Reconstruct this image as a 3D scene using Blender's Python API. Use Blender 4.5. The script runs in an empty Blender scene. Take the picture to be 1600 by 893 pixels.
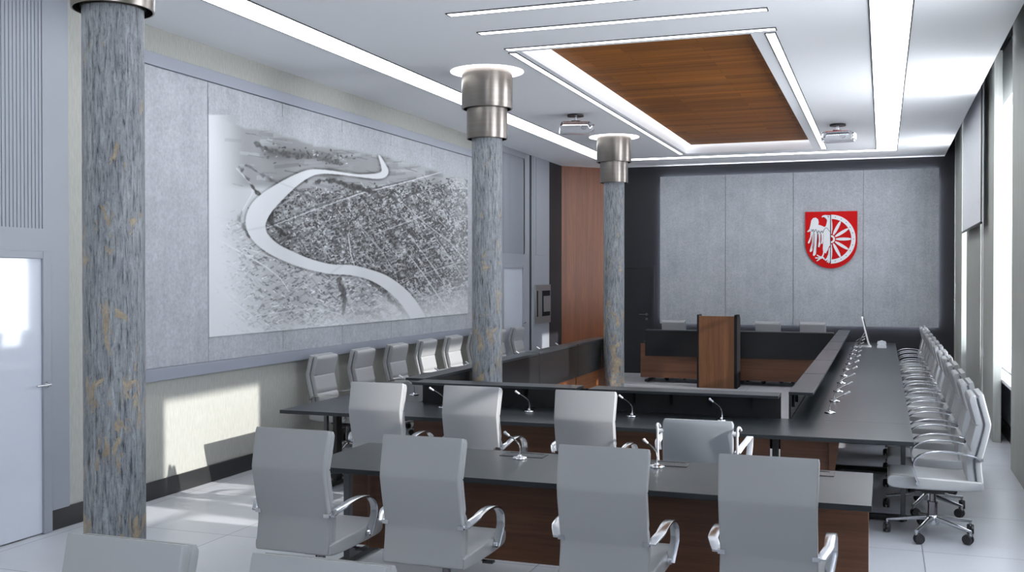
import bpy, bmesh, math, random
import numpy as np
from mathutils import Vector, Matrix
random.seed(7)
C = bpy.context.scene.collection
PI = math.pi
R = math.radians

# ------------------------------------------------------------------ materials
def new_mat(name):
    m = bpy.data.materials.new(name); m.use_nodes = True
    nt = m.node_tree; b = nt.nodes['Principled BSDF']
    return m, nt, b
def srgb(r, g, b):
    f = lambda c: (c/255/12.92) if c/255 <= .04045 else ((c/255+.055)/1.055)**2.4
    return (f(r), f(g), f(b), 1)
def mat(name, col, rough=.5, metal=0, spec=.5, coat=0, bump=0, bscale=200):
    m, nt, b = new_mat(name)
    b.inputs['Base Color'].default_value = col
    b.inputs['Roughness'].default_value = rough
    b.inputs['Metallic'].default_value = metal
    b.inputs['Specular IOR Level'].default_value = spec
    b.inputs['Coat Weight'].default_value = coat
    # slight procedural variation so no surface is a flat colour
    tc = nt.nodes.new('ShaderNodeTexCoord'); n = nt.nodes.new('ShaderNodeTexNoise')
    n.inputs['Scale'].default_value = bscale; n.inputs['Detail'].default_value = 3
    nt.links.new(tc.outputs['Object'], n.inputs['Vector'])
    mr = nt.nodes.new('ShaderNodeMapRange')
    mr.inputs['To Min'].default_value = max(0, rough-.03); mr.inputs['To Max'].default_value = min(1, rough+.03)
    nt.links.new(n.outputs['Fac'], mr.inputs['Value']); nt.links.new(mr.outputs['Result'], b.inputs['Roughness'])
    if bump:
        bp = nt.nodes.new('ShaderNodeBump'); bp.inputs['Strength'].default_value = bump; bp.inputs['Distance'].default_value = .002
        nt.links.new(n.outputs['Fac'], bp.inputs['Height']); nt.links.new(bp.outputs['Normal'], b.inputs['Normal'])
    return m
def emis(name, col, s):
    m = bpy.data.materials.new(name); m.use_nodes = True
    nt = m.node_tree; nt.nodes.clear()
    o = nt.nodes.new('ShaderNodeOutputMaterial'); e = nt.nodes.new('ShaderNodeEmission')
    e.inputs['Color'].default_value = col; e.inputs['Strength'].default_value = s
    nt.links.new(e.outputs[0], o.inputs[0]); return m
def ramp(nt, stops):
    r = nt.nodes.new('ShaderNodeValToRGB'); e = r.color_ramp.elements
    e[0].position, e[0].color = stops[0]; e[1].position, e[1].color = stops[-1]
    for p, c in stops[1:-1]:
        k = e.new(p); k.color = c
    return r
def noise(nt, scale, detail=4, rough=.5, vec=(1, 1, 1), dist=0):
    tc = nt.nodes.new('ShaderNodeTexCoord'); mp = nt.nodes.new('ShaderNodeMapping')
    mp.inputs['Scale'].default_value = vec
    n = nt.nodes.new('ShaderNodeTexNoise')
    n.inputs['Scale'].default_value = scale; n.inputs['Detail'].default_value = detail
    n.inputs['Roughness'].default_value = rough; n.inputs['Distortion'].default_value = dist
    nt.links.new(tc.outputs['Object'], mp.inputs['Vector']); nt.links.new(mp.outputs['Vector'], n.inputs['Vector'])
    return n
def bump(nt, b, src, s, d):
    bp = nt.nodes.new('ShaderNodeBump'); bp.inputs['Strength'].default_value = s; bp.inputs['Distance'].default_value = d
    nt.links.new(src, bp.inputs['Height']); nt.links.new(bp.outputs['Normal'], b.inputs['Normal'])
def mixc(nt, fac, a, bcol, mode='MIX'):
    m = nt.nodes.new('ShaderNodeMix'); m.data_type = 'RGBA'; m.blend_type = mode
    if hasattr(fac, 'node'): nt.links.new(fac, m.inputs[0])
    else: m.inputs[0].default_value = fac
    for s, i in ((a, 6), (bcol, 7)):
        if hasattr(s, 'node'): nt.links.new(s, m.inputs[i])
        else: m.inputs[i].default_value = s
    return m.outputs[2]

def streak_mat(name, c1, c2, vec, scale, rough, bs=.15, detail=6):
    m, nt, b = new_mat(name)
    n = noise(nt, scale, detail, .6, vec)
    r = ramp(nt, [(.3, c1), (.7, c2)])
    nt.links.new(n.outputs['Fac'], r.inputs['Fac']); nt.links.new(r.outputs['Color'], b.inputs['Base Color'])
    b.inputs['Roughness'].default_value = rough
    if bs: bump(nt, b, n.outputs['Fac'], bs, .003)
    return m
def wood_mat(name, dark, mid, light, grain, rough, planks=None, coat=0, spec=.5):
    """grain: 'x','y','z' = the direction the grain runs"""
    m, nt, b = new_mat(name)
    k = {'x': (.35, 9, 9), 'y': (9, .35, 9), 'z': (9, 9, .35)}[grain]
    n = noise(nt, 1.2, 6, .62, k, .6)
    f = noise(nt, 6, 8, .7, k)
    r = ramp(nt, [(.28, dark), (.5, mid), (.74, light)])
    nt.links.new(n.outputs['Fac'], r.inputs['Fac'])
    fr = ramp(nt, [(.3, (.62, .62, .62, 1)), (.7, (1.1, 1.1, 1.1, 1))])
    nt.links.new(f.outputs['Fac'], fr.inputs['Fac'])
    col = mixc(nt, .8, r.outputs['Color'], fr.outputs['Color'], 'MULTIPLY')
    if planks:
        tc = nt.nodes.new('ShaderNodeTexCoord'); mp = nt.nodes.new('ShaderNodeMapping')
        br = nt.nodes.new('ShaderNodeTexBrick')
        br.inputs['Color1'].default_value = (1.25, 1.2, 1.1, 1); br.inputs['Color2'].default_value = (.62, .6, .58, 1)
        br.inputs['Mortar'].default_value = (.35, .3, .3, 1)
        br.inputs['Scale'].default_value = 1; br.inputs['Mortar Size'].default_value = .003
        br.inputs['Brick Width'].default_value = planks[0]; br.inputs['Row Height'].default_value = planks[1]
        br.offset = .37; br.offset_frequency = 2
        nt.links.new(tc.outputs['Object'], mp.inputs['Vector'])
        nt.links.new(mp.outputs['Vector'], br.inputs['Vector'])
        col = mixc(nt, .85, col, br.outputs['Color'], 'MULTIPLY')
    nt.links.new(col, b.inputs['Base Color'])
    b.inputs['Roughness'].default_value = rough; b.inputs['Coat Weight'].default_value = coat
    b.inputs['Specular IOR Level'].default_value = spec
    return m

M = {}
M['ceiling'] = mat('ceiling_paint', srgb(244, 245, 248), .55, spec=.3)
M['dark_slot'] = mat('dark_slot_paint', srgb(24, 24, 28), .8, spec=.2)
M['black_wall'] = mat('black_wall_paint', srgb(40, 41, 46), .5, spec=.3)
M['grey_paint'] = mat('grey_lacquer', srgb(146, 150, 159), .35)
M['frame_grey'] = mat('frame_lacquer', srgb(146, 150, 162), .45)
M['plaster'] = streak_mat('beige_plaster', srgb(160, 160, 154), srgb(177, 177, 171), (70, 70, 10), 1.2, .75, .2)
M['plaster_panel'] = streak_mat('grey_beige_panel', srgb(160, 162, 156), srgb(178, 180, 174), (45, 45, 2), 1.2, .7, .1)
M['skirting'] = mat('black_skirting', srgb(44, 44, 45), .3)
def concrete():
    m, nt, b = new_mat('concrete_board')
    a = noise(nt, 2.2, 10, .72); g = noise(nt, 34, 6, .6); v = noise(nt, 1.0, 4, .6, (12, 12, .8))
    r = ramp(nt, [(.25, srgb(158, 161, 167)), (.5, srgb(174, 177, 183)), (.78, srgb(186, 189, 195))])
    nt.links.new(a.outputs['Fac'], r.inputs['Fac'])
    gr = ramp(nt, [(.3, (.8, .8, .8, 1)), (.65, (1.06, 1.06, 1.06, 1))]); nt.links.new(g.outputs['Fac'], gr.inputs['Fac'])
    vr = ramp(nt, [(.3, (.92, .92, .93, 1)), (.7, (1.04, 1.04, 1.04, 1))]); nt.links.new(v.outputs['Fac'], vr.inputs['Fac'])
    c = mixc(nt, 1, r.outputs['Color'], gr.outputs['Color'], 'MULTIPLY')
    c = mixc(nt, 1, c, vr.outputs['Color'], 'MULTIPLY')
    nt.links.new(c, b.inputs['Base Color']); b.inputs['Roughness'].default_value = .6
    bump(nt, b, g.outputs['Fac'], .12, .002)
    return m, nt, b, c
M['concrete'] = concrete()[0]
def mural_mat():
    m, nt, b, c = concrete(); m.name = 'printed_mural'
    at = nt.nodes.new('ShaderNodeAttribute'); at.attribute_name = 'picture'
    col = mixc(nt, at.outputs['Alpha'], c, at.outputs['Color'])
    nt.links.new(col, b.inputs['Base Color'])
    return m
M['mural'] = mural_mat()
def floor_mat():
    m, nt, b = new_mat('floor_tiles')
    tc = nt.nodes.new('ShaderNodeTexCoord'); mp = nt.nodes.new('ShaderNodeMapping')
    mp.inputs['Location'].default_value = (-.27, -.24, 0)
    br = nt.nodes.new('ShaderNodeTexBrick'); br.offset = 0
    br.inputs['Scale'].default_value = 1; br.inputs['Brick Width'].default_value = 1.22; br.inputs['Row Height'].default_value = 1.26
    br.inputs['Mortar Size'].default_value = .0045; br.inputs['Mortar Smooth'].default_value = .2
    br.inputs['Color1'].default_value = srgb(190, 192, 197); br.inputs['Color2'].default_value = srgb(185, 187, 193)
    br.inputs['Mortar'].default_value = srgb(126, 128, 134)
    nt.links.new(tc.outputs['Object'], mp.inputs['Vector']); nt.links.new(mp.outputs['Vector'], br.inputs['Vector'])
    n = noise(nt, 1.3, 8, .65); r = ramp(nt, [(.3, (.93, .93, .94, 1)), (.7, (1.03, 1.03, 1.03, 1))])
    nt.links.new(n.outputs['Fac'], r.inputs['Fac'])
    nt.links.new(mixc(nt, 1, br.outputs['Color'], r.outputs['Color'], 'MULTIPLY'), b.inputs['Base Color'])
    b.inputs['Roughness'].default_value = .32; b.inputs['Specular IOR Level'].default_value = .35
    return m
M['floor'] = floor_mat()
def column_mat():
    m, nt, b = new_mat('weathered_column_paint')
    st = noise(nt, 1.0, 6, .65, (70, 70, 8), .6)         # fine vertical cracks
    big = noise(nt, 1.0, 5, .6, (9, 9, 2.5), .3)           # broad lighter and darker zones
    fl = noise(nt, 1.0, 6, .7, (90, 90, 45), .6)           # flakes
    r = ramp(nt, [(.34, srgb(66, 69, 74)), (.44, srgb(126, 130, 135)), (.55, srgb(148, 151, 155)), (.72, srgb(172, 176, 182))])
    nt.links.new(st.outputs['Fac'], r.inputs['Fac'])
    br = ramp(nt, [(.3, (.78, .79, .82, 1)), (.7, (1.16, 1.16, 1.16, 1))]); nt.links.new(big.outputs['Fac'], br.inputs['Fac'])
    c = mixc(nt, 1, r.outputs['Color'], br.outputs['Color'], 'MULTIPLY')
    fr = ramp(nt, [(.36, (.55, .57, .6, 1)), (.46, (1, 1, 1, 1)), (.58, (1, 1, 1, 1)), (.7, (1.35, 1.35, 1.35, 1))])
    nt.links.new(fl.outputs['Fac'], fr.inputs['Fac'])
    c = mixc(nt, .85, c, fr.outputs['Color'], 'MULTIPLY')
    pn = noise(nt, 1.0, 9, .66, (11, 11, 4.5), .8)           # peeled patches
    tc = nt.nodes.new('ShaderNodeTexCoord'); sp = nt.nodes.new('ShaderNodeSeparateXYZ')
    nt.links.new(tc.outputs['Object'], sp.inputs[0])
    hz = nt.nodes.new('ShaderNodeMapRange'); hz.inputs['From Min'].default_value = 0; hz.inputs['From Max'].default_value = 3.0
    hz.inputs['To Min'].default_value = .115; hz.inputs['To Max'].default_value = -.035
    nt.links.new(sp.outputs['Z'], hz.inputs['Value'])
    ad = nt.nodes.new('ShaderNodeMath'); ad.operation = 'ADD'
    nt.links.new(pn.outputs['Fac'], ad.inputs[0]); nt.links.new(hz.outputs['Result'], ad.inputs[1])
    pr = ramp(nt, [(.612, (0, 0, 0, 1)), (.625, (1, 1, 1, 1))]); nt.links.new(ad.outputs[0], pr.inputs['Fac'])
    tn = noise(nt, 22, 5, .6); tr = ramp(nt, [(.3, srgb(142, 126, 106)), (.7, srgb(184, 168, 144))]); nt.links.new(tn.outputs['Fac'], tr.inputs['Fac'])
    c = mixc(nt, pr.outputs['Color'], c, tr.outputs['Color'])
    nt.links.new(c, b.inputs['Base Color']); b.inputs['Roughness'].default_value = .45
    mm = nt.nodes.new('ShaderNodeMath'); mm.operation = 'SUBTRACT'
    nt.links.new(fl.outputs['Fac'], mm.inputs[0]); nt.links.new(pr.outputs['Color'], mm.inputs[1])
    ml = nt.nodes.new('ShaderNodeMath'); ml.operation = 'ADD'
    nt.links.new(mm.outputs[0], ml.inputs[0]); nt.links.new(st.outputs['Fac'], ml.inputs[1])
    bump(nt, b, ml.outputs[0], .6, .006)
    return m
M['column'] = column_mat()
M['capital'] = streak_mat('brushed_bronze_steel', srgb(138, 131, 125), srgb(148, 141, 135), (2, 2, 40), 1, .3, 0)
M['capital'].node_tree.nodes['Principled BSDF'].inputs['Metallic'].default_value = .9
M['wood_ceiling'] = wood_mat('ceiling_planks', srgb(120, 68, 14), srgb(152, 92, 24), srgb(170, 108, 36), 'x', .55, (1.25, .2), 0, .2)
M['wood_x'] = wood_mat('walnut_veneer_across', srgb(84, 54, 38), srgb(104, 68, 49), srgb(120, 82, 60), 'x', .42, spec=.45)  # same veneer as the next one, its colour greyed for the shaded fronts
M['wood_y'] = wood_mat('walnut_veneer_along', srgb(98, 56, 28), srgb(122, 73, 38), srgb(140, 88, 48), 'y', .48, spec=.3)
M['wood_z'] = wood_mat('walnut_veneer_upright', srgb(90, 56, 34), srgb(116, 76, 47), srgb(132, 88, 57), 'z', .38)
M['wood_red'] = wood_mat('polished_wall_veneer', srgb(108, 60, 34), srgb(126, 72, 42), srgb(138, 82, 50), 'z', .36, None, 0)
M['desktop'] = mat('anthracite_laminate', srgb(42, 46, 50), .3, spec=.32)
M['screen_dark'] = mat('black_gloss_panel', srgb(30, 31, 33), .25, spec=.45)
M['leg_black'] = mat('black_steel', srgb(26, 26, 28), .35)
M['leg_grey'] = mat('grey_steel', srgb(92, 94, 98), .35, metal=.4)
M['leather'] = mat('pale_grey_leather', srgb(162, 163, 165), .3, spec=.5, bump=.02, bscale=350)
M['leather_dark'] = mat('grey_leather_gap', srgb(118, 120, 128), .5)
M['chrome'] = mat('chrome', (.62, .63, .66, 1), .2, metal=1)
M['dark_chrome'] = mat('dark_chrome', (.22, .21, .22, 1), .14, metal=1)
M['black_plastic'] = mat('black_plastic', srgb(40, 40, 43), .4)
M['white_plastic'] = mat('white_plastic', srgb(204, 205, 210), .35)
M['mesh_grey'] = mat('grey_seat_cloth', srgb(132, 136, 142), .6, bump=.2, bscale=400)
M['white_paint'] = mat('white_window_paint', srgb(235, 236, 240), .4)
M['under_sill'] = mat('white_wall_paint', srgb(214, 216, 222), .6)
M['screen_fabric'] = mat('screen_cloth', srgb(236, 237, 242), .6)
M['red'] = mat('red_enamel', srgb(192, 4, 6), .5, spec=.2)
M['crest_white'] = mat('white_enamel', srgb(222, 222, 226), .45)
M['crest_dark'] = mat('dark_outline_enamel', srgb(60, 52, 62), .5)
M['box_metal'] = mat('brushed_box_steel', srgb(150, 151, 152), .3, metal=.6)
M['led'] = emis('led_diffuser', (.93, .98, 1, 1), 4)
M['led_thin'] = emis('led_line_diffuser', (.96, .98, 1, 1), 2.4)
M['led_cove'] = emis('led_cove_tape', (.92, .95, 1, 1), 2.2)
M['led_halo'] = emis('led_halo_tape', (.9, .94, 1, 1), 16)
M['ring'] = emis('ring_lamp_diffuser', (.97, .97, 1, 1), 2.2)
M['strip_edge'] = mat('dark_strip_trim', srgb(50, 52, 56), .5)
def pane_mat(name, tint, k):
    m = bpy.data.materials.new(name); m.use_nodes = True
    nt = m.node_tree; nt.nodes.clear()
    o = nt.nodes.new('ShaderNodeOutputMaterial'); t = nt.nodes.new('ShaderNodeBsdfTransparent'); g = nt.nodes.new('ShaderNodeBsdfGlossy')
    t.inputs['Color'].default_value = tint; g.inputs['Roughness'].default_value = .02
    mx = nt.nodes.new('ShaderNodeMixShader'); mx.inputs[0].default_value = k
    nt.links.new(t.outputs[0], mx.inputs[1]); nt.links.new(g.outputs[0], mx.inputs[2])
    nt.links.new(mx.outputs[0], o.inputs[0]); return m
M['pane'] = pane_mat('window_glass', (.97, .98, 1, 1), .07)
M['door_glass'] = mat('satin_door_glass', srgb(204, 209, 220), .06, spec=.6, coat=.6)
def clear_mat():
    m, nt, b = new_mat('clear_acrylic')
    b.inputs['Base Color'].default_value = (.93, .94, .97, 1); b.inputs['Transmission Weight'].default_value = .93
    b.inputs['Roughness'].default_value = .03; b.inputs['IOR'].default_value = 1.2
    return m
M['clear'] = clear_mat()

# ------------------------------------------------------------------ mesh helpers
class MB:
    def __init__(s): s.bm = bmesh.new(); s.mi = 0
    def _f(s, vs):
        try:
            f = s.bm.faces.new(vs); f.material_index = s.mi; return f
        except ValueError: return None
    def box(s, x0, x1, y0, y1, z0, z1):
        v = [s.bm.verts.new(p) for p in ((x0,y0,z0),(x1,y0,z0),(x1,y1,z0),(x0,y1,z0),(x0,y0,z1),(x1,y0,z1),(x1,y1,z1),(x0,y1,z1))]
        for q in ((3,2,1,0),(4,5,6,7),(0,1,5,4),(1,2,6,5),(2,3,7,6),(3,0,4,7)): s._f([v[i] for i in q])
        return s
    def loft(s, loops, cap=True, closed=False):
        L = [[s.bm.verts.new(p) for p in lp] for lp in loops]; n = len(L[0])
        rng = range(len(L)) if closed else range(len(L)-1)
        for i in rng:
            a, b = L[i], L[(i+1) % len(L)]
            for j in range(n): s._f([a[j], a[(j+1) % n], b[(j+1) % n], b[j]])
        if cap and not closed: s._f(list(reversed(L[0]))); s._f(L[-1])
        return s
    def cyl(s, p0, p1, r0, r1=None, n=20, cap=True):
        r1 = r0 if r1 is None else r1
        p0, p1 = Vector(p0), Vector(p1); d = (p1-p0).normalized()
        a = d.orthogonal().normalized(); b = d.cross(a)
        lp = lambda p, r: [p+(a*math.cos(2*PI*k/n)+b*math.sin(2*PI*k/n))*r for k in range(n)]
        return s.loft([lp(p0, r0), lp(p1, r1)], cap)
    def lathe(s, prof, cx=0, cy=0, n=40, cap=True):
        return s.loft([[(cx+r*math.cos(2*PI*k/n), cy+r*math.sin(2*PI*k/n), z) for k in range(n)] for r, z in prof], cap)
    def tube(s, pts, r, n=8):
        pts = [Vector(p) for p in pts]; loops = []
        ref = Vector((0.123, .97, .2)).normalized()
        for i, p in enumerate(pts):
            d = (pts[min(i+1, len(pts)-1)]-pts[max(i-1, 0)]).normalized()
            a = (ref-d*ref.dot(d)).normalized(); b = d.cross(a)
            rr = r[i] if isinstance(r, (list, tuple)) else r
            loops.append([p+(a*math.cos(2*PI*k/n)+b*math.sin(2*PI*k/n))*rr for k in range(n)])
        return s.loft(loops)
    def ball(s, c, r, seg=12, rings=8):
        bmesh.ops.create_uvsphere(s.bm, u_segments=seg, v_segments=rings, radius=r, matrix=Matrix.Translation(c)); return s
    def prism(s, poly, axis, d0, d1):
        """polygon (2D list) extruded along an axis: 'y' -> poly in (x,z); 'x' -> (y,z); 'z' -> (x,y)"""
        mk = {'y': lambda a, b, d: (a, d, b), 'x': lambda a, b, d: (d, a, b), 'z': lambda a, b, d: (a, b, d)}[axis]
        return s.loft([[mk(a, b, d0) for a, b in poly], [mk(a, b, d1) for a, b in poly]])
    def build(s, name, mats, parent=None, smooth=False, bevel=0, seg=2, loc=None, ang=40):
        bmesh.ops.recalc_face_normals(s.bm, faces=s.bm.faces)
        me = bpy.data.meshes.new(name); s.bm.to_mesh(me); s.bm.free()
        for m in (mats if isinstance(mats, (list, tuple)) else [mats]): me.materials.append(m)
        if smooth:
            me.shade_smooth(); me.set_sharp_from_angle(angle=R(ang))
        o = bpy.data.objects.new(name, me); C.objects.link(o)
        if parent: o.parent = parent
        if loc: o.location = loc
        if bevel:
            b = o.modifiers.new('bevel', 'BEVEL'); b.width = bevel; b.segments = seg; b.limit_method = 'ANGLE'
            b.angle_limit = R(35)
            if not smooth: me.shade_smooth(); me.set_sharp_from_angle(angle=R(35))
        return o
def tag(o, label=None, cat=None, group=None, kind=None):
    if label: o['label'] = label
    if cat: o['category'] = cat
    if group: o['group'] = group
    if kind: o['kind'] = kind
    return o
def thing(name, label, cat, loc=(0,0,0), rz=0, group=None):
    o = bpy.data.objects.new(name, None); C.objects.link(o)
    o.location = loc; o.rotation_euler = (0, 0, rz); o.empty_display_size = .1
    return tag(o, label, cat, group)
def kids(o): return [c for c in bpy.data.objects if c.parent == o]
def dup(root, loc, rz, label, group=None, tree=None):
    r = root.copy(); C.objects.link(r); r.location = loc; r.rotation_euler = (0, 0, rz); r['label'] = label
    if group: r['group'] = group
    for ch, gs in tree:
        c = ch.copy(); C.objects.link(c); c.parent = r
        for g in gs:
            d = g.copy(); C.objects.link(d); d.parent = c
    return r
def rrect(w, d, r, n=4):
    """rounded rectangle centred on 0 in 2D"""
    out = []
    for cx, cy, a0 in ((w/2-r, d/2-r, 0), (-w/2+r, d/2-r, 90), (-w/2+r, -d/2+r, 180), (w/2-r, -d/2+r, 270)):
        for k in range(n+1):
            a = R(a0+90*k/n); out.append((cx+r*math.cos(a), cy+r*math.sin(a)))
    return out
def spline(pts, n):
    """Catmull-Rom through points"""
    P = [Vector(p) for p in pts]; P = [P[0]*2-P[1]]+P+[P[-1]*2-P[-2]]; out = []
    for i in range(1, len(P)-2):
        for k in range(n):
            t = k/n; a, b, c, d = P[i-1], P[i], P[i+1], P[i+2]
            out.append(.5*((2*b)+(c-a)*t+(2*a-5*b+4*c-d)*t*t+(3*b-a-3*c+d)*t**3))
    out.append(P[-2]); return out
ORD = ['first','second','third','fourth','fifth','sixth','seventh','eighth','ninth','tenth','eleventh','twelfth','thirteenth','fourteenth']

# ------------------------------------------------------------------ measured frame of the room
XL, XR, YB, YF, ZC = -5.95, 1.42, 20.18, -3.0, 4.086
H = 1.94
F = 1615.0; PITCH = math.atan(16.5/F); YAW = math.atan(579.5/(F/math.cos(PITCH)))

cam = bpy.data.cameras.new('camera'); co = bpy.data.objects.new('camera', cam); C.objects.link(co)
co.location = (0, 0, H); co.rotation_euler = (PI/2-PITCH, 0, YAW)
cam.sensor_fit = 'HORIZONTAL'; cam.sensor_width = 36; cam.lens = 36*F/1600; cam.clip_start = .05
bpy.context.scene.camera = co

def struct(o): o['kind'] = 'structure'; return o

# ------------------------------------------------------------------ shell
struct(MB().box(XL-.15, 1.75, YF-.15, YB+.2, -.12, 0).build('floor', M['floor']))
OX0, OX1, OY0, OY1 = -3.27, -1.115, 9.39, 18.23
b = MB(); T = .5
b.box(XL-.15, OX0, YF-.15, YB+.2, ZC, ZC+.3); b.box(OX1, 1.04, YF-.15, YB+.2, ZC, ZC+.3)
b.box(OX0, OX1, YF-.15, OY0, ZC, ZC+.3); b.box(OX0, OX1, OY1, YB+.2, ZC, ZC+.3)
b.box(OX0, OX1, OY0, OY1, ZC+.27, ZC+.3)
struct(b.build('ceiling', M['ceiling']))
b = MB().box(1.04, 1.75, YF-.15, YB+.2, 4.75, 4.9).box(1.0, 1.04, YF-.15, YB+.2, ZC+.3, 4.75)
struct(b.build('trim_1', M['dark_slot']))
struct(MB().box(XL-.15, XL, YF-.15, YB+.2, 0, ZC).build('wall_left', M['plaster']))
struct(MB().box(XL, 1.75, YB, YB+.2, 0, 4.75).build('wall_back', M['black_wall']))
struct(MB().box(XL, 1.75, YF-.15, YF, 0, 4.75).build('wall_front', M['grey_paint']))
# window wall: piers, parapets and lintels around three openings, plus one added out of view for fill light
ZW0, ZW1 = .72, 4.08
openings = [(-2.7, .1), (5.75, 8.21), (11.42, 16.50), (16.95, 20.10)]
b = MB(); y = YF
for a, c in openings:
    b.box(XR, 1.62, y, a, 0, 4.75); b.box(XR, 1.62, a, c, 0, ZW0); b.box(XR, 1.62, a, c, ZW1, 4.75); y = c
b.box(XR, 1.62, y, YB, 0, 4.75)
b.box(XR, 1.62, 6.38, 6.60, ZW0, ZW1)
struct(b.build('wall_right', M['under_sill']))
for i, (a, c) in enumerate([(5.75, 6.38), (6.60, 8.21), (11.42, 16.50), (16.95, 20.10), (-2.7, .1)]):  # last window is unseen, added to bring sky fill onto the chair backs
    w = struct(MB().box(1.47, 1.50, a+.01, c-.01, ZW0+.01, ZW0+.02).build('window_%d' % (i+1), M['white_paint']))
    fb = MB(); n = 1 if i < 2 else 2 if i < 4 else 3; wd = (c-a)/n
    fb.box(1.47, 1.54, a, c, ZW0, ZW0+.07); fb.box(1.47, 1.54, a, c, ZW1-.07, ZW1); fb.box(1.475, 1.535, a, c, 2.86, 2.93)
    for k in range(n+1):
        yy = min(max(a+k*wd, a+.035), c-.035); fb.box(1.47, 1.54, yy-.035, yy+.035, ZW0, ZW1)
    fb.build('window_frame', M['white_paint'], w, bevel=.006)
    MB().box(1.50, 1.506, a+.03, c-.03, ZW0+.03, ZW1-.03).build('window_glass', M['pane'], w)
    MB().box(1.31, 1.47, a+.02, c-.02, ZW0-.03, ZW0+.012).build('window_sill', M['white_paint'], w, bevel=.006)
# plaster panels standing in front of the window wall
for i, (a, c) in enumerate([(.12, 5.70), (8.23, 11.40), (13.22, 14.80), (14.93, 17.32), (18.38, YB)]):
    struct(MB().box(1.21, 1.30, a, c, 0, 4.55).build('trim_%d' % (10+i), M['plaster_panel'], bevel=.004))
struct(MB().box(1.39, XR, YF, YB, 0, .16).build('baseboard_right', M['skirting']))

# left wall dressing
struct(MB().box(XL, XL+.018, 6.19, 15.05, 0, .158).build('baseboard_left', M['skirting'], bevel=.003))
fr = MB()
Y0, Y1 = 6.84, 15.02
fr.box(XL, XL+.05, Y0, Y1, 3.745, 3.855); fr.box(XL, XL+.05, Y0, Y1, 1.027, 1.135)
fr.box(XL, XL+.05, Y0, Y0+.09, 1.135, 3.745); fr.box(XL, XL+.05, Y1-.09, Y1, 1.135, 3.745)
struct(fr.build('trim_2', M['frame_grey'], bevel=.003))
js = [Y0+.092, 8.12, 9.395, 10.66, 11.93, 13.20, 14.475, Y1-.092]
POS7 = ['nearest the camera left of the town picture', 'behind the left edge of the town picture', 'second behind the town picture', 'third behind the town picture',
        'fourth behind the town picture', 'last one behind the town picture', 'narrow strip right of the town picture']
for i in range(7):
    o = MB().box(XL+.001, XL+.026, js[i]+.003, js[i+1]-.003, 1.137, 3.743).build('concrete_panel', M['concrete'], bevel=.002)
    tag(o, 'grey concrete wall panel in the grey frame, '+POS7[i], 'wall panel', 'concrete panels on the left wall')

# ---- portals with glass doors
def portal(ya, yb, da, db, dz, rib, idx):
    """grey lacquered portal from ya to yb with a door opening da..db of height dz"""
    x0, x1 = XL, XL+.03
    b = MB(); b.box(x0, x1, ya, da, 0, ZC); b.box(x0, x1, db, yb, 0 if idx == 2 else .158, ZC)
    b.box(x0, x1, da, db, dz, rib[2]); b.box(x0, x1, da, db, rib[3], ZC)
    b.box(x0, x1, da, rib[0], rib[2], rib[3]); b.box(x0, x1, rib[1], db, rib[2], rib[3])
    b.box(x0, x0+.02, rib[0], rib[1], rib[2], rib[3])
    n = int((rib[1]-rib[0])/.034); w = (rib[1]-rib[0])/n
    for k in range(n): b.box(x0+.01, x1-.004, rib[0]+k*w+.006, rib[0]+(k+1)*w-.006, rib[2], rib[3])
    struct(b.build('trim_%d' % (2+idx), M['grey_paint']))
    d = struct(MB().box(x0+.001, x0+.006, da+.004, db-.004, .004, dz-.004).build('door_%d' % idx, M['frame_grey']))
    f = MB(); e = .085
    f.box(x0, x1+.012, da, da+e, 0, dz); f.box(x0, x1+.012, db-e, db, 0, dz); f.box(x0, x1+.012, da+e, db-e, dz-.055, dz)
    f.build('door_frame', M['grey_paint'], d, bevel=.006)
    MB().box(x0+.008, x0+.022, da+e, db-e, .012, dz-.055).build('door_glass', M['door_glass'], d)
    h = MB(); yh = db-e+.03
    h.cyl((x1, yh, 1.12), (x1+.05, yh, 1.12), .009).cyl((x1+.045, yh+.005, 1.12), (x1+.045, yh-.13, 1.12), .008).cyl((x1+.008, yh, 1.12), (x1+.016, yh, 1.12), .025)
    h.build('door_handle', M['chrome'], d, smooth=True)
portal(4.3, 6.36, 4.9, 6.175, 2.12, (4.75, 6.10, 2.29, ZC-.02), 1)
portal(15.06, 17.42, 16.0, 17.13, 2.12, (15.95, 17.16, 2.31, ZC-.1), 2)
b = MB().box(XL, XL+.012, 17.42, 17.56, 0, ZC).box(XL, XL+.012, 18.58, 19.45, 0, ZC)
struct(b.build('trim_5', M['black_wall']))
b = MB().box(XL, XL+.03, 17.56, 18.58, 0, ZC); b.box(XL+.03, XL+.036, 17.62, 17.72, 0, ZC); b.box(XL+.03, XL+.036, 17.78, 18.56, 2.31, ZC-.02)
struct(b.build('trim_6', M['grey_paint'], bevel=.003))
# diagonal wood panel across the far left corner
b = MB().prism([(XL, 19.42), (-5.215, YB), (XL, YB)], 'z', 0, ZC)
struct(b.build('trim_7', M['wood_red']))
# steel service box set in the far grey portal
t = thing('service_box', 'steel service box with a black slot set in the grey wall by the wood panel', 'box', (XL+.03, 18.12, 1.06))
MB().box(0, .03, -.46, .46, 0, .71).build('housing', M['box_metal'], t, bevel=.006)
MB().box(.03, .034, -.37, -.31, .13, .60).build('slot', M['dark_slot'], t)
MB().box(.03, .036, -.06, .40, .13, .60).build('window_surround', M['dark_slot'], t)
MB().box(.03, .05, .0, .36, .21, .50).build('flap', M['box_metal'], t, bevel=.004)

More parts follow.
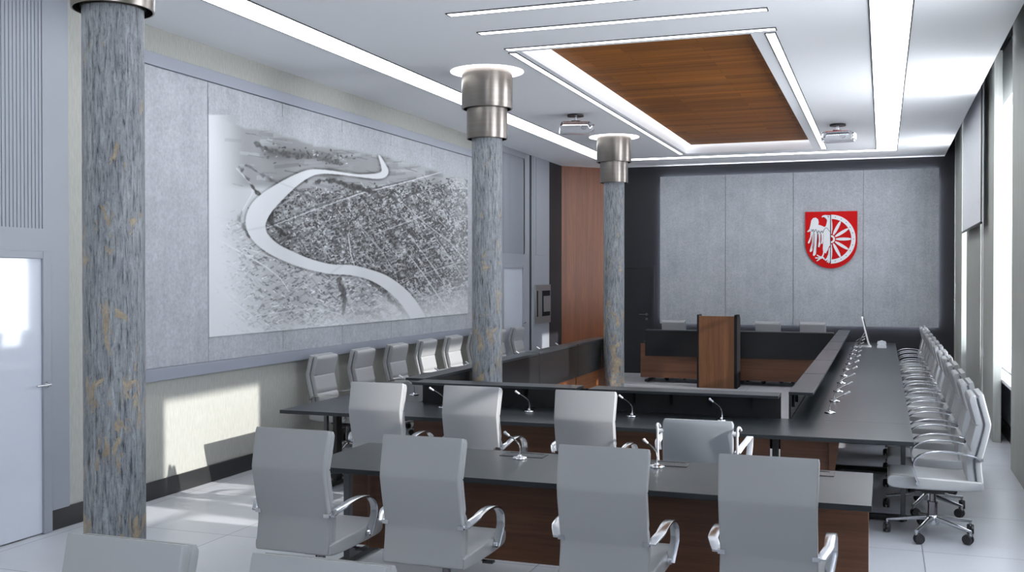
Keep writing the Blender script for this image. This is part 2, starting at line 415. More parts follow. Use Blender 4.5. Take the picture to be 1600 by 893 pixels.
# ---- back wall: door, concrete boards lit from behind
d = struct(MB().box(-5.2, -4.31, YB-.012, YB, .0, 2.08).build('door_3', M['black_wall'], bevel=.003))
f = MB(); f.box(-4.31, -4.25, YB-.022, YB, 0, 2.14).box(-5.26, -5.2, YB-.022, YB, 0, 2.14).box(-5.2, -4.31, YB-.022, YB, 2.08, 2.14)
f.build('door_frame', M['black_wall'], d, bevel=.003)
h = MB(); h.cyl((-4.40, YB-.012, 1.17), (-4.40, YB-.06, 1.17), .01).cyl((-4.40, YB-.056, 1.17), (-4.55, YB-.056, 1.17), .009).cyl((-4.40, YB-.012, 1.17), (-4.40, YB-.02, 1.17), .026).cyl((-4.40, YB-.012, 1.08), (-4.40, YB-.02, 1.08), .026)
h.build('door_handle', M['dark_chrome'], d, smooth=True)
bj = [-4.12, -2.85, -1.588, -.342, .945]
PN = ['at the left end beside the black door', 'second from the left, behind the lectern', 'bearing the red crest', 'at the right end near the windows']
for i in range(4):
    o = MB().box(bj[i]+.003, bj[i+1]-.003, YB-.10, YB-.06, 1.0, 3.87).build('concrete_panel', M['concrete'], bevel=.002)
    tag(o, 'tall concrete board on the back wall, '+PN[i], 'wall panel', 'concrete boards on the back wall')
t = thing('halo_light', 'soft glowing strip hidden behind the concrete boards of the back wall', 'light', (0, 0, 0))
b = MB(); q = .035
b.box(-4.12+q, .945-q, YB-.04, YB-.02, 3.87-q-.03, 3.87-q).box(-4.12+q, .945-q, YB-.04, YB-.02, 1.0+q, 1.0+q+.03)
b.box(-4.12+q, -4.12+q+.03, YB-.04, YB-.02, 1.1, 3.7).box(.945-q-.03, .945-q, YB-.04, YB-.02, 1.1, 3.7)
b.build('led_tape', M['led_halo'], t)
for x in bj[1:4]: MB().box(x-.03, x+.03, YB-.0595, YB-.045, 1.0, 3.87).box(x-.02, x+.02, YB-.045, YB, 1.2, 3.6).build('light_block_rail', M['leg_grey'], t)  # unseen rails; wide front strips added to keep tape light out of the joints

# ---- crest
t = thing('coat_of_arms', 'red shield with half a white eagle and half a white wheel', 'crest', (0, YB-.10, 0))
ex = lambda p: -1.37+(p-80)*.925/728
ez = lambda p: 3.125-(p-45)*1.055/795
E2 = lambda pts: [(ex(a), ez(c)) for a, c in pts]
sh = [(80, 45), (808, 45), (808, 480)]
for k in range(1, 24):
    a = PI*k/24; sh.append((444+364*math.cos(a), 480+360*math.sin(a)))
sh += [(80, 480)]
MB().prism(E2(sh), 'y', -.04, -.001).build('shield', M['red'], t, bevel=.004)
eg = MB()
polys = [
 [(432,98),(395,97),(360,93),(328,100),(312,116),(316,128),(335,120),(352,124),(366,140),(380,160),(388,172),(384,205),(372,245),(352,264),(345,300),(342,400),(334,500),(330,560),(334,598),(346,612),(352,628),(362,618),(372,634),(384,606),(396,590),(410,556),(420,530),(432,520)],
 [(352,262),(320,246),(296,236),(266,228),(272,190),(262,152),(228,127),(192,134),(166,168),(156,228),(140,288),(106,324),(130,328),(158,316),(190,340),(250,356),(310,362),(345,352)],
 [(162,300),(152,400),(118,480),(128,493),(146,476),(166,420),(188,330)],
 [(186,320),(176,480),(144,600),(162,612),(182,590),(198,500),(214,330)],
 [(218,320),(210,520),(190,655),(208,666),(232,640),(246,520),(252,330)],
 [(266,330),(274,450),(262,536),(280,545),(298,500),(304,330)],
 [(310,330),(314,430),(306,490),(324,500),(336,450),(340,330)],
 [(338,590),(330,640),(310,676),(326,690),(344,650),(356,610)],
 [(328,672),(290,668),(250,645),(244,656),(282,684),(222,684),(228,702),(280,698),(240,730),(250,742),(300,706),(330,698),(352,722),(360,708),(344,684)],
 [(432,540),(414,570),(406,640),(386,690),(358,722),(372,736),(398,712),(386,752),(398,756),(412,724),(408,764),(422,764),(432,730)],
]
for i, p in enumerate(polys): eg.prism(E2(p), 'y', -.052-.0004*i, -.04)
eg.build('eagle', M['crest_white'], t)
ln = MB()
def stroke(pts, w, y0):
    for (a, c), (d_, e) in zip(pts[:-1], pts[1:]):
        L = math.hypot(d_-a, e-c); nx, nz = -(e-c)/L*w/2, (d_-a)/L*w/2
        ln.prism(E2([(a+nx, c+nz), (d_+nx, e+nz), (d_-nx, e-nz), (a-nx, c-nz)]), 'y', y0, -.04)
stroke([(439, 90), (439, 770)], 9, -.058)
for p in ([(205,320),(196,420),(180,560)], [(258,330),(248,480),(238,600)], [(300,340),(292,480)], [(170,290),(176,325),(196,290)], [(196,290),(206,330),(232,290)], [(232,290),(250,345),(270,310)], [(270,310),(296,350),(312,315)], [(312,315),(330,345),(350,290)], [(345,300),(372,270),(392,280),(430,330)], [(395,108),(412,118),(400,130)], [(355,130),(375,150),(388,170)]):
    stroke(p, 6, -.0572)
ln.build('outline', M['crest_dark'], t)
wh = MB(); cx, cy = 444, 432
ro, ri = 341, 283
poly = [(cx+ro*math.sin(PI*k/32), cy-ro*math.cos(PI*k/32)) for k in range(33)]
inn = [(cx+ri*math.sin(PI*k/32), cy-ri*math.cos(PI*k/32)) for k in range(33)]
for k in range(32): wh.prism(E2([poly[k], poly[k+1], inn[k+1], inn[k]]), 'y', -.052, -.04)
for k in range(12):
    a0, a1 = PI*k/12, PI*(k+1)/12
    wh.prism(E2([(cx+r*math.sin(a), cy-r*math.cos(a)) for r, a in ((56, a0), (56, a1), (30, a1), (30, a0))]), 'y', -.052, -.04)
for ang in (28, 59, 90, 121, 152):
    a = R(ang); dx, dz = math.sin(a), -math.cos(a); px, pz = -dz, dx
    pr = [(68, 9), (120, 19), (180, 21), (240, 17), (278, 9)]
    wh.prism(E2([(cx+dx*r+px*w, cy+dz*r+pz*w) for r, w in pr]+[(cx+dx*r-px*w, cy+dz*r-pz*w) for r, w in reversed(pr)]), 'y', -.052, -.04)
for s in (-1, 1):
    wh.prism(E2([(cx, cy+s*70), (cx+10, cy+s*75), (cx+19, cy+s*150), (cx+17, cy+s*220), (cx+8, cy+s*284), (cx, cy+s*284)]), 'y', -.052, -.04)
wh.build('half_wheel', M['crest_white'], t)
for k in range(11):
    st = MB(); a = PI*(k+.7)/11.4; x, z = cx+312*math.sin(a), cy-312*math.cos(a)
    st.prism(E2([(x+7*math.cos(j*PI/3), z+7*math.sin(j*PI/3)) for j in range(6)]), 'y', -.054, -.05)
    st.build('rivet', M['crest_dark'], t)

# ------------------------------------------------------------------ ceiling lights
def strip(name, label, x0, x1, y0, y1, m, group, drop=.006, edge=.012):
    t = thing(name, label, 'ceiling light', ((x0+x1)/2, (y0+y1)/2, ZC), 0, group)
    w, l = (x1-x0)/2, (y1-y0)/2
    MB().box(-w, w, -l, l, -drop, -.0005).build('diffuser', m, t)
    b = MB()
    b.box(-w-edge, -w, -l-edge, l+edge, -drop-.002, -.0005).box(w, w+edge, -l-edge, l+edge, -drop-.002, -.0005)
    b.box(-w, w, -l-edge, -l, -drop-.002, -.0005).box(-w, w, l, l+edge, -drop-.002, -.0005)
    b.build('trim_edge', M['strip_edge'], t)
    return t
G1, G2 = 'wide ceiling light strips', 'thin ceiling light lines'
strip('light_strip', 'wide white light strip along the ceiling beside the left wall, behind the columns', -4.985, -4.67, -1.0, 18.61, M['led'], G1)
strip('light_strip', 'wide white light strip along the ceiling on the window side', -.105, .213, -1.0, 18.61, M['led'], G1)
strip('light_strip', 'long white light strip across the ceiling in front of the back wall', -4.985, .213, 18.64, 18.9, M['led'], G1)
for yy, l in ((9.255, 'thin light line across the near edge of the wooden ceiling panel'), (8.55, 'middle one of the three thin light lines crossing the ceiling before the wooden panel'), (7.86, 'nearest thin light line crossing the ceiling at the top of the view')):
    strip('light_line', l, -3.372, -.888, yy-.045, yy+.045, M['led_thin'], G2, edge=.01)
strip('light_line', 'thin light line along the left side of the wooden ceiling panel', -3.40, -3.335, 9.40, 18.25, M['led_thin'], G2, edge=.01)
strip('light_line', 'thin light line along the right side of the wooden ceiling panel', -.985, -.905, 9.40, 18.25, M['led_thin'], G2, edge=.01)
t = thing('wood_ceiling_panel', 'large brown wooden plank panel recessed in the ceiling with glowing edges', 'ceiling panel', (0, 0, 0))
MB().box(OX0+.10, OX1-.05, OY0+.06, OY1-.10, ZC+.14, ZC+.17).build('planks', M['wood_ceiling'], t)
b = MB(); z0, z1 = ZC+.20, ZC+.22
b.box(OX0+.03, OX0+.08, OY0+.05, OY1-.05, z0, z1).box(OX1-.07, OX1-.03, OY0+.05, OY1-.05, z0, z1)
b.box(OX0+.1, OX1-.1, OY1-.08, OY1-.03, z0, z1).box(OX0+.1, OX1-.1, OY0+.03, OY0+.06, z0, z1)
b.build('led_tape', M['led_cove'], t)
b = MB()
for yy in (11, 13.8, 16.6): b.box(-2.9, -1.5, yy-.03, yy+.03, ZC+.17, ZC+.27)
b.build('hanger', M['leg_grey'], t)

# ------------------------------------------------------------------ columns
for i, (y, l) in enumerate([(4.56, 'nearest weathered grey column with peeling paint, at the left'), (10.19, 'middle weathered grey column with a bronze capital, beside the town picture'), (15.66, 'farthest weathered grey column, before the black back wall')]):
    t = thing('column', l, 'column', (-3.935, y, 0), R(40*i+10), 'peeling columns with steel capitals')
    MB().lathe([(.160, 0), (.160, 3.5)], n=64).build('shaft', M['column'], t, smooth=True)
    b = MB().lathe([(.205, 3.375), (.213, 3.375), (.215, 3.38), (.215, 3.71), (.168, 3.71), (.168, 3.375)], n=64, cap=False)
    b.build('capital_lower_ring', M['capital'], t, smooth=True)
    b = MB().lathe([(.25, 3.69), (.265, 3.69), (.268, 3.695), (.268, ZC-.004), (.2, ZC-.004), (.2, 3.69)], n=64, cap=False)
    b.build('capital_upper_ring', M['capital'], t, smooth=True)
    r = tag(MB().loft([[(rr*math.cos(2*PI*k/64), rr*math.sin(2*PI*k/64), z) for k in range(64)] for rr, z in ((.275, -.0005), (.275, -.006), (.385, -.006), (.385, -.0005))], cap=False, closed=True).build('ring_lamp', M['ring'], None, loc=(-3.935, y, ZC)),
            'glowing white ring lamp in the ceiling around the top of the '+('nearest', 'middle', 'farthest')[i]+' column', 'ceiling light', 'ring lamps around the columns')

# ------------------------------------------------------------------ town mural
def fwd_proj(y, z, x=XL+.03):
    """where a point of the wall picture sits in the survey drawing it was traced from"""
    sy, cy_ = math.sin(YAW), math.cos(YAW); sp, cp = math.sin(PITCH), math.cos(PITCH)
    dx, dy, dz = x, y, z-H
    w = (-sy*dx+cy_*dy)*cp - dz*sp
    rr = cy_*dx+sy*dy; uu = (-sy*dx+cy_*dy)*sp + dz*cp
    return 800+F*rr/w, 446.5-F*uu/w
def make_mural():
    ya, yb, za, zb = 8.123, 14.51, 1.362, 3.60
    NY, NZ = 800, 360
    ys = np.linspace(ya, yb, NY); zs = np.linspace(za, zb, NZ)
    YY, ZZ = np.meshgrid(ys, zs)
    U, V = fwd_proj(YY, ZZ)
    zx, zy = (U-300)*2.178, (V-150)*2.178          # tracing coordinates
    rng = np.random.default_rng(5)
    def vnoise(sy, sz, seed):
        g = np.random.default_rng(seed).random((int(2.4*sz)+4, int(6.6*sy)+4))
        a = (YY-ya)*sy; c = (ZZ-za)*sz
        i, j = a.astype(int), c.astype(int); fa, fc = a-i, c-j
        fa = fa*fa*(3-2*fa); fc = fc*fc*(3-2*fc)
        return (g[j, i]*(1-fa)+g[j, i+1]*fa)*(1-fc)+(g[j+1, i]*(1-fa)+g[j+1, i+1]*fa)*fc
    def seg(pts):
        D = np.full(U.shape, 1e9); W = np.zeros(U.shape)
        for (x0, y0, w0), (x1, y1, w1) in zip(pts[:-1], pts[1:]):
            dx, dy = x1-x0, y1-y0
            t = np.clip(((zx-x0)*dx+(zy-y0)*dy)/(dx*dx+dy*dy+1e-9), 0, 1)
            d = np.hypot(zx-x0-t*dx, zy-y0-t*dy)-(w0+t*(w1-w0))/2*.78
            D = np.minimum(D, d)
        return D
    ss = lambda a, c, v: (lambda q: q*q*(3-2*q))(np.clip((v-a)/(c-a), 0, 1))
    river = [(636,203,8),(650,235,20),(655,260,30),(630,272,24),(560,270,10),(500,262,12),(440,257,18),(395,264,32),(345,290,48),(290,330,70),(245,370,88),(222,405,92),(216,440,84),(232,480,68),(275,518,56),(335,548,52),(400,572,46),(470,588,42),(540,592,44),(600,606,44),(655,630,52),(705,668,58),(742,710,60),(770,755,60)]
    rp = [tuple(p) for p in spline(river, 5)]
    rd = seg(rp)
    # approximate 'inside bend' = right of the river between its upper and lower arms
    xb = np.interp(zy, [250, 290, 330, 370, 440, 480, 518, 548, 572, 590, 606, 630, 668, 710, 755], [660, 350, 295, 250, 222, 240, 280, 338, 405, 520, 600, 655, 705, 742, 770])
    inside = ss(10, 50, zx-xb)
    tone = np.full(U.shape, .74)
    tone += (vnoise(2.5, 3, 2)-.5)*.08
    city = inside*ss(290, 335, zy-.06*(600-zx))
    meadow = inside*(1-ss(290, 335, zy-.06*(600-zx)))
    upper = (1-inside)*ss(322, 296, zy)*ss(90, 200, zx)
    west = (1-inside)*ss(375, 425, zy)*ss(70, 190, zx)
    tone -= .22*city+.14*meadow+.18*upper+.05*west
    tone += city*(vnoise(3.2, 4.5, 3)-.5)*.22
    def strokes(n, cond, lo, hi, lmin, lmax, wmin, wmax, angs, jit=.12, op=.85):
        """short marks (length and width in tracing units) scattered where cond is high"""
        nonlocal tone
        J = rng.integers(0, NY, n); I = rng.integers(0, NZ, n); P = rng.random(n)
        for k in range(n):
            i, j = I[k], J[k]
            if P[k] > cond[i, j]: continue
            L = rng.uniform(lmin, lmax)/2; w = rng.uniform(wmin, wmax)/2
            a = angs[int(rng.integers(len(angs)))]+rng.normal(0, jit)
            ry = int(L*.9/(.55+.9*(zx[i, min(j+1, NY-1)]-zx[i, j])))+3; rz_ = int(L*.5)+3
            sl = (slice(max(0, i-rz_), i+rz_+1), slice(max(0, j-ry), j+ry+1))
            x, y = zx[sl]-zx[i, j], zy[sl]-zy[i, j]
            p, q = np.abs(x*math.cos(a)+y*math.sin(a)), np.abs(-x*math.sin(a)+y*math.cos(a))
            mk = np.clip(1.2-(q-w), 0, 1)*np.clip(1.2-(p-L), 0, 1)*op
            tone[sl] = tone[sl]+(rng.uniform(lo, hi)-tone[sl])*np.clip(mk, 0, op)
    A1, A2 = -.33, .95
    # field strips
    strokes(420, np.clip(upper+meadow, 0, 1), .42, .74, 40, 110, 6, 16, (-.06, .14), .05, .5)
    strokes(300, np.clip(upper+meadow, 0, 1), .36, .5, 30, 80, 1, 2.4, (-.08, .12, .3), .06, .6)
    # town: blocks, lanes, roofs and trees
    strokes(500, city*.8, .42, .66, 26, 70, 10, 22, (A1, A1, A2), .08, .4)
    strokes(6500, city, .12, .36, 3, 12, 2, 5.5, (A1, A2, A1), .25, .85)
    strokes(4600, city, .58, .86, 3, 10, 1.4, 3.6, (A1, A2), .2, .85)
    strokes(4200, city, .1, .24, 2, 4, 2, 4, (0, 1), .5, .75)
    strokes(230, city, .62, .82, 14, 44, 1, 2.2, (A1, A2, A2), .12, .7)
    strokes(140, city, .70, .86, 10, 34, 6, 14, (A1, A2), .3, .45)
    strokes(160, city, .24, .34, 12, 40, 6, 16, (A1, A2), .3, .4)
    strokes(420, city, .2, .36, 18, 60, 1, 2.2, (A1, A1, A2), .06, .6)
    # village band on the upper bank
    band = np.exp(-((zy-(196+.07*(zx-300)))/20)**2)*ss(215, 270, zx)*ss(580, 440, zx)
    tone -= band*.16
    strokes(5200, np.clip(band*1.3, 0, 1), .12, .36, 3, 9, 2, 5, (0, .1, 1), .3, .8)
    strokes(1300, np.clip(band*1.2, 0, 1), .62, .9, 2, 6, 1.5, 3, (0, .1), .3, .85)
    # sketchy western bank
    strokes(3400, west*.85, .36, .58, 8, 30, 1, 3.2, (-.5, -.42, .55), .16, .5)
    strokes(4600, west*.85, .28, .52, 4, 13, 2, 5, (-.45, .6), .25, .7)
    strokes(2200, west*.8, .74, .93, 5, 18, 1.4, 3.4, (-.45, .55), .2, .8)
    strokes(260, (1-inside)*ss(190, 60, zx)*ss(180, 230, zy), .55, .7, 20, 70, 1, 1.8, (.3, -.5, .35), .1, .5)
    # roads
    roads = [([(250,450,3),(420,385,3),(560,335,4),(700,300,4),(860,255,3)], .86), ([(265,440,2),(430,372,2),(600,318,3),(760,280,2)], .28),
             ([(530,470,3),(540,540,4),(552,575,4)], .88), ([(90,490,4),(190,545,4),(250,580,5),(300,620,5),(330,665,4)], .88),
             ([(80,640,4),(130,690,4),(200,745,4)], .86), ([(190,520,3),(300,560,3),(420,600,4)], .84),
             ([(740,545,4),(790,610,5),(850,700,5),(880,740,4)], .86), ([(700,350,2),(790,430,3),(880,500,3),(930,560,3)], .8), ([(690,600,2),(640,520,2),(560,430,2)], .72), ([(860,640,3),(790,540,3),(735,470,2)], .8), ([(820,470,2),(870,540,2),(925,620,3)], .8), ([(740,620,2),(830,590,2),(930,560,2)], .76), ([(790,690,2),(870,660,2),(930,640,2)], .78),
             ([(620,470,3),(700,440,3),(800,400,3)], .78), ([(150,245,3),(200,300,4),(205,330,3),(170,390,3)], .86), ([(190,750,3),(420,720,3),(520,745,3)], .84)]
    for pts, v in roads:
        d = seg([(x, y, w*.6) for x, y, w in pts]); tone = tone+(v-tone)*ss(1.8, 0, d)*.75
    trees = [([(160,240,4),(185,280,6),(215,325,8),(235,340,6)], .2), ([(170,390,4),(158,420,6),(175,450,6),(195,475,4)], .3), ([(330,315,8),(300,330,14),(272,370,22),(262,420,18),(275,440,12),(330,480,6)], .16),
             ([(420,290,8),(470,285,12),(540,308,18),(620,325,14)], .18), ([(580,592,6),(640,600,8),(700,640,7),(740,690,5)], .3), ([(600,625,12),(650,665,12),(700,715,10),(735,745,8)], .3),
             ([(500,625,16),(520,690,16),(510,740,8)], .26), ([(180,235,4),(300,300,5),(350,318,5),(420,350,5)], .3), ([(380,268,5),(390,290,8)], .3), ([(560,740,6),(600,735,10),(650,765,10)], .3),
             ([(210,160,6),(260,185,14),(330,200,18),(430,210,14),(500,230,10)], .28)]
    for pts, v in trees:
        d = seg(pts); k = ss(5, -2, d-3*(vnoise(18, 24, 13)-.5)*4); tone = tone+(v-.06+.22*vnoise(30, 40, 14)-tone)*k*.95
    # river and its banks
    bank = np.exp(-((rd-3)/4)**2)*.22*(.3+vnoise(5, 7, 19)); tone -= bank
    wat = .83+.02*vnoise(3, 3, 15)
    tone = tone+(wat-tone)*ss(2, -2, rd)
    for pts in ([(192,455,4),(252,444,5)], [(458,612,4),(512,574,5)], [(280,288,3),(352,316,4)]):
        d = seg(pts); tone = tone+(.42-tone)*ss(2, 0, d)*.9
    # fields at the lower right river bank
    d = seg([(640,700,40),(690,725,30)]); tone = tone+(.8-tone)*ss(6, -6, d)*.6
    # soft white fade towards the edges
    fade = ss(50, 230, zx-.2*(zy-400))*ss(52, 110, zx)
    fade *= ss(810, 660, zy+.18*(zx-500)) 
    fade *= 1-.55*ss(800, 940, zx)*(1-.3*vnoise(3, 4, 16))
    fade = np.clip(fade, 0, 1)
    paper = .86
    tone = paper+(np.clip(tone, .1, .92)-paper)*(.12+.88*fade)
    tone = np.where(ss(2, -2, rd) > .5, np.maximum(tone, .80), tone)
    # top edge dissolves into the concrete
    hor = np.interp(zx, [50, 110, 180, 250, 330, 420, 520, 640, 760, 860, 935], [60, 75, 108, 112, 140, 165, 180, 200, 232, 262, 280])
    al = ss(-6, 10, zy-hor+6*(vnoise(6, 6, 17)-.5))
    top_left = ss(62, 66, zy)*ss(190, 80, zx)
    al = np.clip(np.maximum(al, top_left), 0, 1)
    tone = np.clip(tone, 0, 1)
    lin = np.where(tone <= .04045, tone/12.92, ((tone+.055)/1.055)**2.4)
    col = np.stack([lin*.97, lin*.985, lin*1.03, al], -1).reshape(-1, 4).astype(np.float32)
    co_ = np.stack([np.full(YY.size, XL+.034), YY.ravel(), ZZ.ravel()], -1).astype(np.float32)
    idx = np.arange(NY*NZ).reshape(NZ, NY)
    q = np.stack([idx[:-1, :-1], idx[:-1, 1:], idx[1:, 1:], idx[1:, :-1]], -1).reshape(-1, 4).astype(np.int32)
    # a thin printed board: back face and rim close the sheet
    n0 = len(co_); rim = np.concatenate([idx[0, :], idx[1:, -1], idx[-1, -2::-1], idx[-2:0:-1, 0]])
    back = co_[rim].copy(); back[:, 0] = XL+.0265
    k = len(rim); bi = n0+np.arange(k)
    side = np.stack([rim, bi, np.roll(bi, -1), np.roll(rim, -1)], -1).astype(np.int32)
    co_ = np.concatenate([co_, back]); q = np.concatenate([q, side])
    col = np.concatenate([col, col[rim]])
    me = bpy.data.meshes.new('town_picture')
    me.vertices.add(len(co_)); me.vertices.foreach_set('co', co_.ravel())
    me.loops.add(q.size); me.loops.foreach_set('vertex_index', q.ravel())
    me.polygons.add(len(q)); me.polygons.foreach_set('loop_start', np.arange(len(q), dtype=np.int32)*4)
    me.update(calc_edges=True)
    a = me.color_attributes.new('picture', 'FLOAT_COLOR', 'POINT'); a.data.foreach_set('color', col.ravel())
    me.materials.append(M['mural'])
    o = bpy.data.objects.new('town_picture', me); C.objects.link(o)
    return tag(o, 'large black and white aerial town picture with a winding river on the left wall', 'mural')
make_mural()

# ------------------------------------------------------------------ chairs
def make_chair():
    root = thing('conference_chair', '', 'chair')
    prof = spline([(-.335, 1.09), (-.352, 1.02), (-.371, .945), (-.384, .89), (-.385, .86), (-.374, .80), (-.350, .70), (-.330, .625), (-.324, .595), (-.326, .55), (-.333, .49), (-.343, .412)], 4)
    def sect(i, w, off, th, r, arch, zt=None):
        p = prof[i]; d = (prof[min(i+1, len(prof)-1)]-prof[max(i-1, 0)]).normalized()
        n = Vector((-d.y, d.x)) if -d.y > 0 else Vector((d.y, -d.x))       # forward normal in (y,z)
        if n.x < 0: n = -n
        out = []
        for a, c in rrect(w, th, r):
            q = p+n*(off+th/2+c)
            k = max(0, (p.y-.90)/.19)
            wrap = .018*(2*a/w)**2*(1 if off > 0 else .6)
            out.append((a, q.x+wrap, q.y+arch*k*(1-(2*a/w)**2)))
        return out
    N = len(prof)
    wid = lambda i: .452+.012*((i/(N-1)-.55)*2)**2
    lo = []
    for i in range(N):
        s = 1 if 0 < i < N-1 else .985
        lo.append(sect(i, wid(i)*s, .0, .042*(1 if 0 < i < N-1 else .8), .009, .012))
    back = MB().loft(lo).build('backrest', M['leather'], root, smooth=True, ang=55)
    lo = []
    for i in range(N):
        z = prof[i].y
        g = 1-.32*math.exp(-((z-.865)/.012)**2)-.32*math.exp(-((z-.655)/.012)**2)
        e = min(i, N-1-i); g *= (.7, .95)[e] if e < 2 else 1
        lo.append(sect(i, wid(i)-.02-(.008 if e == 0 else 0), .047, .05*g, min(.010, .02*g), .012))
    MB().loft(lo).build('back_cushion', M['leather'], back, smooth=True, ang=55)
    lo = [sect(i, wid(i)-.04, .034, .016, .006, .012) for i in range(1, N-1)]
    MB().loft(lo).build('gap_strip', M['leather_dark'], back, smooth=True)  # darker strip drawn in as the gap line between shell and cushion
    # seat
    sp = [(-.318, .452, .408), (-.305, .462, .398), (-.2, .464, .388), (0, .468, .384), (.16, .476, .384), (.27, .478, .388), (.305, .472, .398), (.318, .455, .415)]
    sp = spline([(a, c, d) for a, c, d in sp], 3); lo = []
    for k, p in enumerate(sp):
        w = .475-.012*(1 if k in (0, len(sp)-1) else 0)
        th = p.z-p.y; th = abs(th); zc = (p.y+p.z)/2
        lo.append([(a, p.x, zc+c-.012*max(0, 1-(2*a/w)**2)*(1 if c > 0 else 0)) for a, c in rrect(w, th, min(.012, th*.45))])
    MB().loft(lo).build('seat', M['leather'], root, smooth=True, ang=50)
    # armrests: flat chrome bands
    path = spline([(-.315, .62), (-.25, .652), (-.14, .672), (-.02, .673), (.07, .652), (.125, .615), (.143, .565), (.132, .50), (.105, .425)], 4)
    for s in (-1, 1):
        lo = []
        for i, p in enumerate(path):
            d = (path[min(i+1, len(path)-1)]-path[max(i-1, 0)]).normalized(); n = Vector((-d.y, d.x))
            x = s*(.238+.034*min(1, i/5)-(.018*max(0, (i-26)/6)))
            q = rrect(.05, .012, .003, 2)
            lo.append([(x+a, p.x+n.x*c, p.y+n.y*c) for a, c in q])
        am = MB().loft(lo)
        am.box(s*.20 if s > 0 else -.235, .235 if s > 0 else s*.20, -.325, -.30, .61, .632)
        am.cyl((s*.225, .108, .432), (s*.262, .108, .432), .016)
        am.build('armrest', M['chrome'], root, smooth=True, ang=28)
    # mechanism, lever, lift, base
    me = MB().box(-.10, .10, -.14, .12, .345, .385).box(-.07, .07, -.08, .08, .325, .347).build('seat_mechanism', M['black_plastic'], root, bevel=.006)
    MB().tube([(.09, .05, .362), (.17, .05, .36), (.22, .055, .352)], .006).box(.20, .26, .035, .075, .343, .355).build('lever', M['black_plastic'], me)
    MB().cyl((0, 0, .10), (0, 0, .25), .034).cyl((0, 0, .25), (0, 0, .345), .024).cyl((0, 0, .245), (0, 0, .258), .038).build('gas_lift', M['dark_chrome'], root, smooth=True)
    st = MB().lathe([(.02, .085), (.045, .09), (.05, .11), (.048, .15), (.036, .165)], n=24)
    angs = [86+72*k for k in range(5)]
    for a in angs:
        ca, sa = math.cos(R(a)), math.sin(R(a)); lo = []
        for r, z, w, h in ((.03, .137, .046, .036), (.12, .126, .036, .032), (.24, .106, .028, .024), (.325, .095, .024, .018)):
            lo.append([(ca*r-sa*q, sa*r+ca*q, z+e) for q, e in rrect(w, h, h*.35, 3)])
        st.loft(lo)
    st.build('star_base', M['chrome'], root, smooth=True)
    for a in angs:
        ca, sa = math.cos(R(a)), math.sin(R(a)); c = Vector((ca*.318, sa*.318, 0))
        h = R(a*1.7+25); hx, hy = math.cos(h), math.sin(h)          # rolling direction
        cs = MB(); cs.mi = 0
        cc = c+Vector((hx*.018, hy*.018, 0))
        for s in (-1, 1):
            ax = Vector((-hy, hx, 0))*s
            p0 = cc+Vector((0, 0, .038))+ax*.007
            cs.cyl(p0, p0+ax*.017, .038, .034, 20)
        cs.cyl(cc+Vector((0, 0, .038))-Vector((-hy, hx, 0))*.01, cc+Vector((0, 0, .038))+Vector((-hy, hx, 0))*.01, .018, n=12)
        cs.mi = 1
        cs.cyl((c.x, c.y, .06), (c.x, c.y, .095), .010, n=12)
        cs.cyl((c.x, c.y, .062), (cc.x, cc.y, .05), .012, n=10)
        cs.build('caster', [M['black_plastic'], M['chrome']], root, smooth=True)
    return root
chair0 = make_chair()
tree0 = [(c, kids(c)) for c in kids(chair0)]
used = [False]
def place(x, y, rz, label, group):
    if not used[0]:
        used[0] = True; chair0.location = (x, y, 0); chair0.rotation_euler = (0, 0, rz); tag(chair0, label, None, group); return chair0
    return dup(chair0, (x, y, 0), rz, label, group, tree0)
GF = 'chairs along the near side of the front table'
for x, l in ((-3.085, 'leftmost grey high-back chair in front of the front table, by the nearest column'), (-2.29, 'second grey high-back chair from the left in front of the front table'),
             (-1.305, 'third grey high-back chair from the left in front of the front table'), (-.505, 'rightmost grey high-back chair in front of the front table')):
    place(x, 5.30, 0, l, GF)
place(-2.30, 3.03, 0, 'grey chair cropped by the bottom edge, its back top before the nearest column', 'chairs cropped by the lower edge')
place(-1.59, 3.03, 0, 'grey chair cropped by the bottom edge, only a sliver of its back top showing', 'chairs cropped by the lower edge')
for x, l in ((-3.78, 'left one of the three grey high-back chairs between the front table and the cross table'), (-2.97, 'middle one of the three grey high-back chairs between the front table and the cross table'),
             (-2.065, 'right one of the three grey high-back chairs between the front table and the cross table')):
    place(x, 7.68, 0, l, 'chairs behind the front table')
for k in range(13):
    place(.355, 8.30+.881*k, PI/2, ('grey armchair nearest the camera in the window-side row, fully visible with its star base' if k == 0 else
          'grey armchair farthest away in the window-side row, by the back wall' if k == 12 else 'grey armchair in the window-side row, %s from the camera' % ORD[k]), 'chairs along the window side')
for k in range(8):
    place(-5.43, 9.87+.905*k, -PI/2, ('grey armchair nearest the camera against the left wall under the town picture' if k == 0 else
          'grey armchair against the left wall, farthest one, beyond the middle column' if k == 7 else 'grey armchair against the left wall, %s from the camera' % ORD[k]), 'chairs along the left wall')
for x, l in ((-3.75, 'grey chair at the left end behind the far table, left of the lectern'), (-2.88, 'grey chair behind the far table, directly behind the wooden lectern'),
             (-2.0, 'grey chair behind the far table, first to the right of the lectern'), (-1.2, 'grey chair behind the far table, second to the right of the lectern')):
    place(x, 19.27, PI, l, 'chairs behind the far table')

